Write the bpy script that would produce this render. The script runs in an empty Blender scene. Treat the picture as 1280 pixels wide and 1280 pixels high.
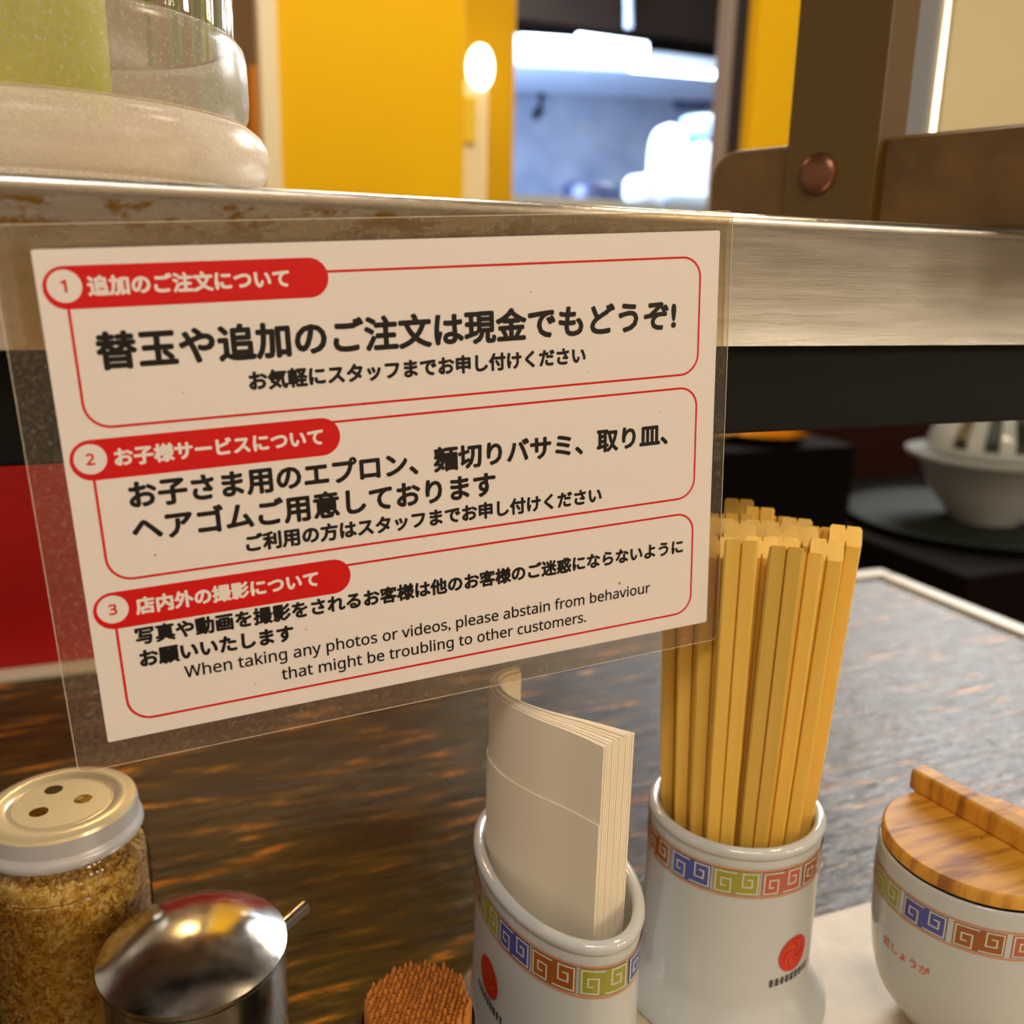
import bpy, bmesh, math, random
from mathutils import Vector, Matrix
random.seed(7)
SC = bpy.context.scene
COL = SC.collection
PI = math.pi

# ---------------------------------------------------------------- camera
RX = (0.93193434, -0.06875299, 0.35604974)
RY = (-0.36201353, -0.23348447, 0.90245842)
RZ = (0.02108537, -0.96992682, -0.24248170)
cam_d = bpy.data.cameras.new('camera')
cam = bpy.data.objects.new('camera', cam_d)
COL.objects.link(cam)
cam.matrix_world = Matrix(((RX[0], -RX[1], -RX[2], 0), (RY[0], -RY[1], -RY[2], 0), (RZ[0], -RZ[1], -RZ[2], 0), (0, 0, 0, 1)))
cam_d.sensor_width = 36
cam_d.lens = 1150 / 1280 * 36
cam_d.clip_start = 0.01
cam_d.dof.use_dof = True
cam_d.dof.focus_distance = 0.315
cam_d.dof.aperture_fstop = 8.5
SC.camera = cam
SC.view_settings.view_transform = 'Standard'
SC.view_settings.look = 'None'
SC.view_settings.gamma = 1
SC.view_settings.use_curve_mapping = False
SC.view_settings.exposure = 0.12
# ---------------------------------------------------------------- world and lights
w = bpy.data.worlds.new('world'); SC.world = w
w.use_nodes = True
w.node_tree.nodes['Background'].inputs[0].default_value = (1.0, 0.88, 0.74, 1)
w.node_tree.nodes['Background'].inputs[1].default_value = 0.4

def area(name, loc, target, size, power, col, size_y=None):
    d = bpy.data.lights.new(name, 'AREA'); d.energy = power; d.color = col; d.size = size
    if size_y: d.shape = 'RECTANGLE'; d.size_y = size_y
    o = bpy.data.objects.new(name, d); COL.objects.link(o); o.location = loc
    o.rotation_euler = (Vector(target) - Vector(loc)).to_track_quat('-Z', 'Y').to_euler()
    return o
area('assumed_ceiling_lamp', (-0.35, -0.75, 1.35), (0.1, 0.28, -0.1), 0.5, 9.3, (1.0, 0.92, 0.88))  # assumed lamp out of view, added to light the notice evenly
area('assumed_pendant_lamp', (0.75, 0.16, 0.95), (0.2, 0.25, -0.25), 0.14, 4.5, (1.0, 0.78, 0.50))  # assumed lamp out of view, direction follows the shadows at the ginger jar
area('panel_fill_warm', (0.45, 0.75, 1.45), (0.55, 1.9, 0.2), 0.4, 13, (1.0, 0.92, 0.72))  # added unseen fill, lights the yellow panels
area('hidden_kitchen_fill', (0.97, 2.9, 0.55), (2.4, 4.2, 0.6), 0.5, 60, (0.52, 0.70, 1.0), 1.0)  # added cool fill hidden behind the yellow panel, brightens the kitchen wall
area('table_sheen_fill', (2.45, 2.4, 1.25), (0.6, 0.5, -0.3), 1.9, 105, (1.0, 0.98, 0.96), 1.0)  # added out-of-frame fill, gives the table top its white sheen
for k, (x, p) in enumerate(((1.75, 7), (2.42, 6), (3.05, 8))):
    area('assumed_streak_lamp', (x, -2.0, 0.75), (x * .2, 0.28, 0), 0.16, p, (1.0, 0.88, 0.70), 0.5)  # assumed lamps behind the camera, added for vertical streaks on the steel edge
area('assumed_far_lamp', (-0.05, 1.85, 1.0), (0, 0.4, 0.1), 0.15, 2.8, (1.0, 0.66, 0.28))  # assumed lamp out of view, added for the bright spot on the pot lid
area('wall_front_fill_warm', (0.2, -1.2, 1.9), (0.2, -2.2, 0.3), 0.6, 20, (1.0, 0.90, 0.78))  # added unseen fill on wall_front, so the steel edge reflects a brighter wall

# ---------------------------------------------------------------- helpers
def ray(u, v):
    c = ((u - 640) / 1150, (v - 640) / 1150, 1)
    return Vector((sum(a * b for a, b in zip(RX, c)), sum(a * b for a, b in zip(RY, c)), sum(a * b for a, b in zip(RZ, c))))
def ony(u, v, y): r = ray(u, v); return r * (y / r.y)
def onz(u, v, z): r = ray(u, v); return r * (z / r.z)
def lin(c):
    return tuple((x / 12.92 if x <= 0.04045 else ((x + 0.055) / 1.055) ** 2.4) for x in [k / 255 for k in c]) + (1,)
def inp(b, n, v):
    if n in b.inputs: b.inputs[n].default_value = v
def mat(name, rgb, rough=0.5, metal=0.0, spec=0.5, **kw):
    m = bpy.data.materials.new(name); m.use_nodes = True
    b = m.node_tree.nodes['Principled BSDF']
    b.inputs['Base Color'].default_value = lin(rgb)
    b.inputs['Roughness'].default_value = rough
    b.inputs['Metallic'].default_value = metal
    inp(b, 'Specular IOR Level', spec)
    for k, v in kw.items(): inp(b, k.replace('_', ' '), v)
    return m
def N(m, t): return m.node_tree.nodes.new(t)
def L(m, a, b): m.node_tree.links.new(a, b)
def BS(m): return m.node_tree.nodes['Principled BSDF']
def noise_tex(m, scale, mapping=(1, 1, 1), detail=4, rough=0.55, dist=0.0):
    tc = N(m, 'ShaderNodeTexCoord'); mp = N(m, 'ShaderNodeMapping'); n = N(m, 'ShaderNodeTexNoise')
    mp.inputs['Scale'].default_value = mapping
    n.inputs['Scale'].default_value = scale; n.inputs['Detail'].default_value = detail
    n.inputs['Roughness'].default_value = rough; n.inputs['Distortion'].default_value = dist
    L(m, tc.outputs['Object'], mp.inputs['Vector']); L(m, mp.outputs[0], n.inputs['Vector'])
    return n
def ramp(m, src, stops):
    r = N(m, 'ShaderNodeValToRGB'); e = r.color_ramp.elements
    e[0].position, e[0].color = stops[0]; e[1].position, e[1].color = stops[-1]
    for p, c in stops[1:-1]:
        x = e.new(p); x.color = c
    L(m, src, r.inputs[0]); return r
def bump(m, src, strength=0.2, dist=0.001):
    b = N(m, 'ShaderNodeBump'); b.inputs['Strength'].default_value = strength; b.inputs['Distance'].default_value = dist
    L(m, src, b.inputs['Height']); L(m, b.outputs[0], BS(m).inputs['Normal']); return b
def clear_film(name, rgb=(255, 255, 255), rough=0.05, haze=0.0, haze_rgb=(225, 205, 180), ior=1.35, noise=None):
    m = bpy.data.materials.new(name); m.use_nodes = True
    nt = m.node_tree; nt.nodes.remove(BS(m)); out = nt.nodes['Material Output']
    t = N(m, 'ShaderNodeBsdfTransparent'); t.inputs[0].default_value = lin(rgb)
    g = N(m, 'ShaderNodeBsdfGlossy'); g.inputs['Roughness'].default_value = rough
    fr = N(m, 'ShaderNodeFresnel'); fr.inputs['IOR'].default_value = ior
    mx = N(m, 'ShaderNodeMixShader'); L(m, fr.outputs[0], mx.inputs[0]); L(m, t.outputs[0], mx.inputs[1]); L(m, g.outputs[0], mx.inputs[2])
    last = mx
    if haze:
        d = N(m, 'ShaderNodeBsdfDiffuse'); d.inputs[0].default_value = lin(haze_rgb)
        tl = N(m, 'ShaderNodeBsdfTranslucent'); tl.inputs[0].default_value = lin(haze_rgb)
        dm = N(m, 'ShaderNodeMixShader'); dm.inputs[0].default_value = 0.4; L(m, d.outputs[0], dm.inputs[1]); L(m, tl.outputs[0], dm.inputs[2])
        hm = N(m, 'ShaderNodeMixShader'); hm.inputs[0].default_value = haze
        if noise:
            n = noise_tex(m, noise[0], detail=6, rough=0.65)
            mr = N(m, 'ShaderNodeMapRange'); mr.inputs['From Min'].default_value = noise[1]; mr.inputs['From Max'].default_value = noise[2]
            mr.inputs['To Min'].default_value = haze; mr.inputs['To Max'].default_value = noise[3]
            L(m, n.outputs['Fac'], mr.inputs['Value']); L(m, mr.outputs[0], hm.inputs[0])
        L(m, mx.outputs[0], hm.inputs[1]); L(m, dm.outputs[0], hm.inputs[2]); last = hm
    L(m, last.outputs[0], out.inputs['Surface'])
    return m
def emit(name, rgb, s):
    m = bpy.data.materials.new(name); m.use_nodes = True
    b = BS(m); b.inputs['Base Color'].default_value = lin(rgb); b.inputs['Emission Color'].default_value = lin(rgb); b.inputs['Emission Strength'].default_value = s
    return m

class G:
    """collects vertices and faces (world coordinates) for ONE mesh"""
    def __init__(s): s.v = []; s.f = []; s.mi = []
    def add(s, v, f, mi=0):
        o = len(s.v); s.v += [tuple(p) for p in v]; s.f += [tuple(i + o for i in q) for q in f]; s.mi += [mi] * len(f); return s
    def box(s, a, b, mi=0, M=None):
        v = [Vector((x, y, z)) for z in (a[2], b[2]) for y in (a[1], b[1]) for x in (a[0], b[0])]
        if M: v = [M @ p for p in v]
        return s.add(v, [(0, 2, 3, 1), (4, 5, 7, 6), (0, 1, 5, 4), (2, 6, 7, 3), (0, 4, 6, 2), (1, 3, 7, 5)], mi)
    def lathe(s, prof, c, n=64, ax=(1, 1), cap=False, mi=0, off=None):
        """prof (r,z) from outside bottom upward; ax = (semi-axis bias) for ovals: radius r -> (r+ax0, r+ax1) when off"""
        v = []
        for r, z in prof:
            for k in range(n):
                t = 2 * PI * k / n
                rx, ry = (r + off[0], r + off[1]) if off else (r * ax[0], r * ax[1])
                v.append((c[0] + rx * math.cos(t), c[1] + ry * math.sin(t), c[2] + z))
        f = []
        for i in range(len(prof) - 1):
            for k in range(n):
                a, b = i * n + k, i * n + (k + 1) % n
                f.append((a, b, b + n, a + n))
        if cap:
            f.append(tuple(range(n))[::-1]); f.append(tuple((len(prof) - 1) * n + k for k in range(n)))
        return s.add(v, f, mi)
    def tube(s, pts, r, n=10, mi=0, cap=True):
        pts = [Vector(p) for p in pts]; v = []; up = Vector((0, 0, 1))
        for i, p in enumerate(pts):
            d = (pts[min(i + 1, len(pts) - 1)] - pts[max(i - 1, 0)]).normalized()
            a = d.cross(up if abs(d.z) < .95 else Vector((1, 0, 0))).normalized(); b = d.cross(a)
            rr = r[i] if isinstance(r, (list, tuple)) else r
            v += [p + rr * (math.cos(2 * PI * k / n) * a + math.sin(2 * PI * k / n) * b) for k in range(n)]
        f = [(i * n + k, i * n + (k + 1) % n, (i + 1) * n + (k + 1) % n, (i + 1) * n + k) for i in range(len(pts) - 1) for k in range(n)]
        if cap: f += [tuple(range(n))[::-1], tuple((len(pts) - 1) * n + k for k in range(n))]
        return s.add(v, f, mi)
    def prism(s, outline, M, h, mi=0):
        """outline: 2-D polygon in M's xy plane, extruded along M's z from 0 to h"""
        n = len(outline)
        v = [M @ Vector((x, y, 0)) for x, y in outline] + [M @ Vector((x, y, h)) for x, y in outline]
        f = [tuple(range(n))[::-1], tuple(range(n, 2 * n))] + [(k, (k + 1) % n, n + (k + 1) % n, n + k) for k in range(n)]
        return s.add(v, f, mi)
def link(name, g, mats, parent=None, smooth=False, bevel=0, seg=2, weld=True):
    me = bpy.data.meshes.new(name)
    base = Vector(parent.matrix_world.translation) if parent else Vector((0, 0, 0))
    if not parent and g.v:
        xs = [p[0] for p in g.v]; ys = [p[1] for p in g.v]; zs = [p[2] for p in g.v]
        base = Vector(((min(xs) + max(xs)) / 2, (min(ys) + max(ys)) / 2, min(zs)))
    me.from_pydata([(p[0] - base.x, p[1] - base.y, p[2] - base.z) for p in g.v], [], g.f)
    for m in (mats if isinstance(mats, (list, tuple)) else [mats]): me.materials.append(m)
    for p, i in zip(me.polygons, g.mi): p.material_index = i
    bm = bmesh.new(); bm.from_mesh(me); bmesh.ops.recalc_face_normals(bm, faces=bm.faces); bm.to_mesh(me); bm.free()
    if smooth:
        for p in me.polygons: p.use_smooth = True
        me.set_sharp_from_angle(angle=math.radians(smooth if smooth is not True else 40))
    o = bpy.data.objects.new(name, me); COL.objects.link(o)
    if parent: o.parent = parent; SUB.setdefault(parent.name, base); o['_'] = 0; del o['_']
    else: o.location = base
    if parent and parent.type == 'MESH': pass
    if bevel:
        b = o.modifiers.new('bevel', 'BEVEL'); b.width = bevel; b.segments = seg; b.limit_method = 'ANGLE'; b.angle_limit = math.radians(35); b.harden_normals = False
    bpy.context.view_layer.update()
    return o
SUB = {}
def tag(o, label, cat, group=None, kind=None):
    o['label'] = label; o['category'] = cat
    if group: o['group'] = group
    if kind: o['kind'] = kind
    return o
def thing(name, loc, label, cat, group=None):
    o = bpy.data.objects.new(name, None); COL.objects.link(o); o.location = loc; o.empty_display_size = 0.02
    bpy.context.view_layer.update()
    return tag(o, label, cat, group)
def struct(name, g, m, **k):
    o = link(name, g, m, **k); o['kind'] = 'structure'; return o
def rrect(x0, y0, x1, y1, r, n=8):
    p = []
    for cx, cy, a in ((x1 - r, y0 + r, -90), (x1 - r, y1 - r, 0), (x0 + r, y1 - r, 90), (x0 + r, y0 + r, 180)):
        for k in range(n + 1):
            t = math.radians(a + 90 * k / n); p.append((cx + r * math.cos(t), cy + r * math.sin(t)))
    return p
_tc = {}
def sans(s):
    o = ''
    for c in s:
        if 'A' <= c <= 'Z': o += chr(0x1D5A0 + ord(c) - 65)
        elif 'a' <= c <= 'z': o += chr(0x1D5BA + ord(c) - 97)
        elif '0' <= c <= '9': o += chr(0x1D7E2 + ord(c) - 48)
        else: o += c
    return o
def text2d(s):
    """flat glyph outlines of a line of text: vertices and faces"""
    if s not in _tc:
        c = bpy.data.curves.new('glyphs', 'FONT'); c.body = s; c.resolution_u = 3
        o = bpy.data.objects.new('glyphs', c); COL.objects.link(o)
        dg = bpy.context.evaluated_depsgraph_get(); dg.update()
        m = bpy.data.meshes.new_from_object(o.evaluated_get(dg))
        _tc[s] = ([(p.co.x, p.co.y) for p in m.vertices], [tuple(p.vertices) for p in m.polygons])
        bpy.data.objects.remove(o); bpy.data.curves.remove(c); bpy.data.meshes.remove(m)
    return _tc[s]

# ---------------------------------------------------------------- materials
M_steel = mat('brushed_steel', (196, 186, 172), 0.30, 1.0)
n = noise_tex(M_steel, 40, (1.2, 1.2, 90), 5, 0.6); bump(M_steel, n.outputs['Fac'], 0.16, 0.0004)
tg = N(M_steel, 'ShaderNodeCombineXYZ'); tg.inputs[2].default_value = 1.0; L(M_steel, tg.outputs[0], BS(M_steel).inputs['Tangent']); BS(M_steel).inputs['Anisotropic'].default_value = 0.93
n2 = noise_tex(M_steel, 14, (1, 1, 14), 6, 0.65)
sep = N(M_steel, 'ShaderNodeSeparateXYZ'); tc = N(M_steel, 'ShaderNodeTexCoord'); L(M_steel, tc.outputs['Object'], sep.inputs[0])
M_steel_plain = mat('steel_plain', (205, 200, 190), 0.22, 1.0)
M_chrome = mat('polished_steel', (215, 208, 195), 0.09, 1.0)
nn = noise_tex(M_chrome, 90, (1, 1, 1), 5, 0.6); rr = ramp(M_chrome, nn.outputs['Fac'], [(0.3, (.13, .13, .13, 1)), (0.8, (.30, .30, .30, 1))]); L(M_chrome, rr.outputs[0], BS(M_chrome).inputs['Roughness'])
M_paper = mat('white_paper', (246, 238, 232), 0.45, spec=0.3)
M_red = mat('red_print', (222, 8, 16), 0.4, spec=0.3)
M_black = mat('black_print', (16, 14, 15), 0.4, spec=0.3)
M_white = mat('white_print', (246, 238, 232), 0.4, spec=0.3)
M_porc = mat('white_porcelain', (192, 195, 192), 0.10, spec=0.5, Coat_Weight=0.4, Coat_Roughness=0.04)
M_dark = mat('black_board', (14, 12, 10), 0.6, spec=.2)
M_yellow = mat('yellow_panel', (240, 186, 0), 0.6, spec=.15)
M_cream = mat('cream_paint', (240, 222, 180), 0.5)
M_orange = mat('orange_plastic', (255, 165, 40), 0.45)
M_redpanel = mat('red_panel', (196, 6, 6), 0.45)
n = noise_tex(M_redpanel, 5, (1, 1, 1.5), 3, 0.5); r = ramp(M_redpanel, n.outputs['Fac'], [(0.3, lin((178, 4, 4))), (0.7, lin((205, 10, 6)))]); L(M_redpanel, r.outputs[0], BS(M_redpanel).inputs['Base Color'])

def grime_steel():
    """stains scattered on the upper half of the shelf front, where the notice hangs"""
    m = M_steel; b = BS(m)
    st = noise_tex(m, 55, (1, 1, 2.2), 8, 0.72, 0.3)
    r1 = ramp(m, st.outputs['Fac'], [(0.455, (0, 0, 0, 1)), (0.54, (1, 1, 1, 1))])
    # band: object z (base at face bottom, 0..0.045) and x window around the notice
    mz = N(m, 'ShaderNodeMapRange'); mz.inputs['From Min'].default_value = 0.026; mz.inputs['From Max'].default_value = 0.033; L(m, sep.outputs['Z'], mz.inputs['Value'])
    mz2 = N(m, 'ShaderNodeMapRange'); mz2.inputs['From Min'].default_value = 0.0425; mz2.inputs['From Max'].default_value = 0.039; L(m, sep.outputs['Z'], mz2.inputs['Value'])
    mx = N(m, 'ShaderNodeMapRange'); mx.inputs['From Min'].default_value = 0.19 - XC; mx.inputs['From Max'].default_value = 0.10 - XC; L(m, sep.outputs['X'], mx.inputs['Value'])
    a = N(m, 'ShaderNodeMath'); a.operation = 'MULTIPLY'; L(m, mz.outputs[0], a.inputs[0]); L(m, mz2.outputs[0], a.inputs[1])
    a2 = N(m, 'ShaderNodeMath'); a2.operation = 'MULTIPLY'; L(m, a.outputs[0], a2.inputs[0]); L(m, mx.outputs[0], a2.inputs[1])
    a3 = N(m, 'ShaderNodeMath'); a3.operation = 'MULTIPLY'; L(m, a2.outputs[0], a3.inputs[0]); L(m, r1.outputs[0], a3.inputs[1])
    cl = ramp(m, n2.outputs['Fac'], [(0.25, lin((186, 180, 172))), (0.7, lin((208, 202, 192)))])
    mc = N(m, 'ShaderNodeMixRGB'); L(m, a3.outputs[0], mc.inputs[0]); L(m, cl.outputs[0], mc.inputs[1]); mc.inputs[2].default_value = lin((116, 82, 14))
    L(m, mc.outputs[0], b.inputs['Base Color'])
    im = N(m, 'ShaderNodeMath'); im.operation = 'SUBTRACT'; im.inputs[0].default_value = 1.0; L(m, a3.outputs[0], im.inputs[1]); L(m, im.outputs[0], b.inputs['Metallic'])
    rr = ramp(m, n2.outputs['Fac'], [(0.3, (.19, .19, .19, 1)), (0.75, (.27, .27, .27, 1))]); L(m, rr.outputs[0], b.inputs['Roughness'])

# dark varnished wood of the table
M_table = mat('dark_varnished_wood', (52, 34, 12), 0.2, spec=0.5)
n = noise_tex(M_table, 9, (1.6, 10, 1), 6, 0.60, 0.3)
r = ramp(M_table, n.outputs['Fac'], [(0.30, lin((24, 19, 2))), (0.50, lin((54, 42, 4))), (0.60, lin((92, 64, 6))), (0.68, lin((200, 116, 14)))])
L(M_table, r.outputs[0], BS(M_table).inputs['Base Color'])
nb = noise_tex(M_table, 11, (2.2, 17, 1), 5, 0.6, 0.1); bump(M_table, nb.outputs['Fac'], 0.7, 0.0038)
M_trim = mat('pale_edge_trim', (206, 196, 176), 0.4)

# ---------------------------------------------------------------- setting
FZ = -1.05
TZ = -0.32          # table top
g = G(); g.box((-3.2, -2.2, FZ - .05), (5.2, 5.2, FZ)); M_floor = mat('floor_tiles', (92, 80, 66), 0.5); struct('floor', g, M_floor)
M_wall = mat('dim_brown_wall', (88, 66, 44), 0.6)
g = G(); g.box((-3.2, 4.6, FZ), (5.2, 4.7, 2.4)); struct('wall_back', g, mat('kitchen_tiles', (176, 190, 214), 0.5))
n = noise_tex(bpy.data.materials['kitchen_tiles'], 2.2, (1, 1, 1), 4, 0.6); r = ramp(bpy.data.materials['kitchen_tiles'], n.outputs['Fac'], [(0.3, lin((120, 138, 176))), (0.7, lin((200, 212, 232)))]); L(bpy.data.materials['kitchen_tiles'], r.outputs[0], BS(bpy.data.materials['kitchen_tiles']).inputs['Base Color'])

g = G(); g.box((-3.2, -2.3, FZ), (5.2, -2.2, 2.4)); struct('wall_front', g, mat('warm_cream_wall', (226, 200, 160), 0.6))
g = G(); g.box((-3.2, -2.2, 2.3), (5.2, 4.6, 2.4)); struct('ceiling', g, mat('dark_ceiling', (64, 46, 30), 0.6))

# ---------------------------------------------------------------- shelf above the counter
YS = 0.2795
sx0, sx1 = -0.75, 1.55
XC = (sx0 + sx1) / 2
grime_steel()
shelf = thing('counter_shelf', (0.4, 0.4, -0.0545), 'stainless steel edged shelf over the counter, carrying the notice', 'shelf')
z1, z0 = 0.0245, -0.0204
prof = [(YS, z0), (YS, z1 - .0052), (YS - .0006, z1 - .0042)]
for k in range(7):
    t = PI / 2 * k / 6; prof.append((YS + .0018 - .0026 * math.cos(t), z1 - .0026 + .0026 * math.sin(t)))
prof += [(0.555, z1), (0.555, z1 - .003), (YS + .004, z1 - .003), (YS + .004, z0 + .0015), (0.30, z0 + .0015), (0.30, z0)]
# the steel is its own mesh so that its texture space starts at the bottom of the face
g = G(); nP = len(prof)
v = [(sx0, y, z) for y, z in prof] + [(sx1, y, z) for y, z in prof]
g.add(v, [tuple(range(nP)), tuple(range(nP, 2 * nP))] + [(k, (k + 1) % nP, nP + (k + 1) % nP, nP + k) for k in range(nP)])
me_parent = bpy.data.objects.new('steel_edge', None)
def part_at(name, g, mats, parent, base, **k):
    """a part whose own origin lies at base"""
    o = link(name, G(), mats, parent)
    me = bpy.data.meshes.new(name); b = Vector(base)
    me.from_pydata([(p[0] - b.x, p[1] - b.y, p[2] - b.z) for p in g.v], [], g.f)
    for m in (mats if isinstance(mats, (list, tuple)) else [mats]): me.materials.append(m)
    for p, i in zip(me.polygons, g.mi): p.material_index = i
    bm = bmesh.new(); bm.from_mesh(me); bmesh.ops.recalc_face_normals(bm, faces=bm.faces); bm.to_mesh(me); bm.free()
    if k.get('smooth'):
        for p in me.polygons: p.use_smooth = True
        me.set_sharp_from_angle(angle=math.radians(40))
    o.data = me; o.location = b - Vector(parent.matrix_world.translation)
    return o
bpy.data.objects.remove(me_parent)
part_at('steel_edge', g, M_steel, shelf, (XC, YS, z0), smooth=True)
g = G(); g.box((sx0, 0.291, -0.0540), (sx1, 0.335, z0 + .001)); link('under_board', g, M_dark, shelf, bevel=0.001)

# ---------------------------------------------------------------- table
tx1, ty1 = 0.7595, 0.779
table = thing('dining_counter', (0.0, 0.35, FZ), 'dark varnished wood counter table with pale raised edge', 'table')
g = G(); g.box((-0.9, -0.12, TZ - .03), (tx1, ty1, TZ)); part_at('table_top', g, M_table, table, (0, 0, TZ))
g = G(); g.box((-0.9, ty1, TZ - .034), (tx1 + .022, ty1 + .022, TZ + .005)); link('edge_trim', g, M_trim, table, bevel=0.004, seg=3)
g = G(); g.box((tx1, -0.12, TZ - .034), (tx1 + .022, ty1, TZ + .005)); link('edge_trim', g, M_trim, table, bevel=0.004, seg=3)
for x in (-0.7, 0.62):
    g = G(); g.box((x - .03, 0.05, FZ), (x + .03, 0.6, TZ - .03)); link('leg', g, M_dark, table)

# red board at the far side of the table
g = G(); g.box((-0.9, ty1 + .024, FZ), (0.235, ty1 + .05, -.138)); tag(link('red_partition', g, M_redpanel, bevel=.004), 'bright red partition board behind far edge of table, lower left', 'partition')

# ---------------------------------------------------------------- room beyond: yellow panels, door frame, kitchen
def upright(name, x0, x1, y, t, zb, zt, m, label, cat, parent=None):
    g = G(); g.box((x0, y, zb), (x1, y + t, zt)); o = link(name, g, m, parent, bevel=.003)
    if not parent: tag(o, label, cat)
    return o
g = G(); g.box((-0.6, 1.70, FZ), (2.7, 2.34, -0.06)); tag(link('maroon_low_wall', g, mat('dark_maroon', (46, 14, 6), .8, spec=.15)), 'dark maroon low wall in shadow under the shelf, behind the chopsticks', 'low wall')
yA = 1.75
pa = thing('yellow_panel', (0.28, yA, -0.06), 'wide bright yellow panel with cream left edge, above the notice', 'panel')
upright('sheet', .1371 * yA, .3304 * yA, yA, .03, -0.06, 1.6, M_yellow, None, None, pa)
upright('edge_strip', .1192 * yA, .1371 * yA, yA - .012, .045, -0.06, 1.6, M_cream, None, None, pa)
yB = 2.2
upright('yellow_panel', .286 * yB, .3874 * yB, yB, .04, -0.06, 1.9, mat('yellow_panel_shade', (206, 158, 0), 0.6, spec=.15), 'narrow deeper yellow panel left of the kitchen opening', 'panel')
yC = 1.9
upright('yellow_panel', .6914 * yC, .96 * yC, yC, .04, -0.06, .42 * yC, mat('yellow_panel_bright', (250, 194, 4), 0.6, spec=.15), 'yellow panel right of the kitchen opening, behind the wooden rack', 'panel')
# grey-brown post with orange box left of the yellow panel
yD = 2.0
upright('wall_post', -0.5, .143 * yD, yD + .12, .05, -0.06, 1.9, mat('taupe_paint', (136, 112, 84), 0.5), 'taupe brown wall post left of the cream edged yellow panel', 'post')
gO = G(); pO = ony(322, 90, yD); gO.box((0.215, yD - .06, -0.06), (.1333 * yD, yD + .06, pO.z)); tag(link('orange_box', gO, M_orange, bevel=.006), 'orange stand seen between the pitcher and the yellow panel', 'stand')
# slim cream post with a lit globe lamp in front of the deeper yellow panel
yE = 2.05
lamp = thing('post_lamp', (.349 * yE, yE, -0.06), 'slim cream post lamp with glowing white globe between two yellow panels', 'lamp')
pl, pr = ony(577, 160, yE), ony(610, 160, yE); pc = ony(601, 84, yE)
g = G(); g.box((pl.x, yE, -0.06), (pr.x, yE + .03, pc.z - .03)); link('post', g, M_cream, lamp, bevel=.004)
g = G(); g.box((pl.x + .002, yE - .012, ony(590, 180, yE).z), (pl.x + .030, yE, ony(590, 122, yE).z)); o = link('label_box', g, mat('bright_yellow', (236, 200, 20), .5), lamp, bevel=.002)
g = G(); pp = []
for k in range(13):
    a = -PI / 2 + PI * k / 12; pp.append((.0285 * math.cos(a) + .0002, .046 * math.sin(a)))
g.lathe(pp, (pc.x, yE + .005, pc.z), 24); link('globe', g, emit('lamp_globe', (255, 240, 214), 7.0), lamp, smooth=True)
# opening frame
upright('opening_jamb', ony(907, 100, 2.0).x, ony(930, 100, 2.0).x, yC + .1, .05, -0.06, 1.9, mat('pale_jamb', (176, 160, 150), .4), 'pale jamb at the right side of the kitchen opening', 'jamb')
upright('dark_jamb', ony(929, 100, 1.95).x, ony(944, 100, 1.95).x, yC + .05, .05, -0.06, 1.9, mat('dark_jamb_paint', (48, 40, 44), .5), 'dark narrow jamb between pale jamb and right yellow panel', 'jamb')
# range hood with lit tubes
yH = 3.4
hood = thing('range_hood', (2.0, yH, 0.4), 'bright stainless range hood with lit tubes in the kitchen', 'range hood')
a, b_ = ony(640, 40, yH), ony(990, 30, yH); c_, d_ = ony(640, 84, yH), ony(990, 102, yH)
M_hood = mat('hood_steel', (205, 216, 232), .35, .3)
g = G(); g.add([(a.x - .2, yH, a.z), (b_.x, yH, a.z), (b_.x, yH, d_.z), (a.x - .2, yH, c_.z),
               (a.x - .2, yH + .5, a.z), (b_.x, yH + .5, a.z), (b_.x, yH + .5, d_.z), (a.x - .2, yH + .5, c_.z)],
              [(0, 1, 2, 3), (4, 7, 6, 5), (0, 4, 5, 1), (3, 2, 6, 7), (0, 3, 7, 4), (1, 5, 6, 2)]); link('hood_body', g, M_hood, hood, bevel=.01)
M_tube = emit('lamp_tube', (220, 235, 255), 9)
for (u0, v0, u1, v1, rr_) in ((652, 49, 714, 53, .016), (722, 51, 806, 62, .026), (790, 84, 900, 94, .014)):
    p, q = ony(u0, v0, yH - .03), ony(u1, v1, yH - .03)
    g = G(); g.tube([p, p.lerp(q, .5), q], rr_, 10); link('light_tube', g, M_tube, hood, smooth=True)
p, q = ony(786, 34, yH - .02), ony(784, -120, yH - .02)
g = G(); g.tube([p, q], .016, 10); link('hanger_pipe', g, mat('pipe_paint', (200, 212, 236), .4), hood, smooth=True)
# dark upper cabinets over the hood
g = G(); e0, e1 = ony(640, 33, yH + .1), ony(960, 26, yH + .1); g.box((e0.x - .4, yH + .05, e0.z + .02), (e1.x + .4, yH + .6, e0.z + 1.1)); tag(link('overhead_cabinet', g, mat('dark_cabinet', (34, 24, 16), .9, spec=.1)), 'dark overhead cabinet above the bright range hood', 'cabinet')
# dark ladle on the kitchen wall
yW = 4.578
p0, p1, p2, p3 = ony(676, 98, yW), ony(677, 124, yW), ony(674, 138, yW), ony(668, 148, yW)
g = G(); g.tube([p0, p1, p2, p3], [.014, .016, .024, .018], 8); tag(link('hanging_ladle', g, mat('dark_metal', (60, 60, 78), .4, .6), smooth=True), 'dark ladle hanging on the blue-grey kitchen wall', 'ladle')
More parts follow.
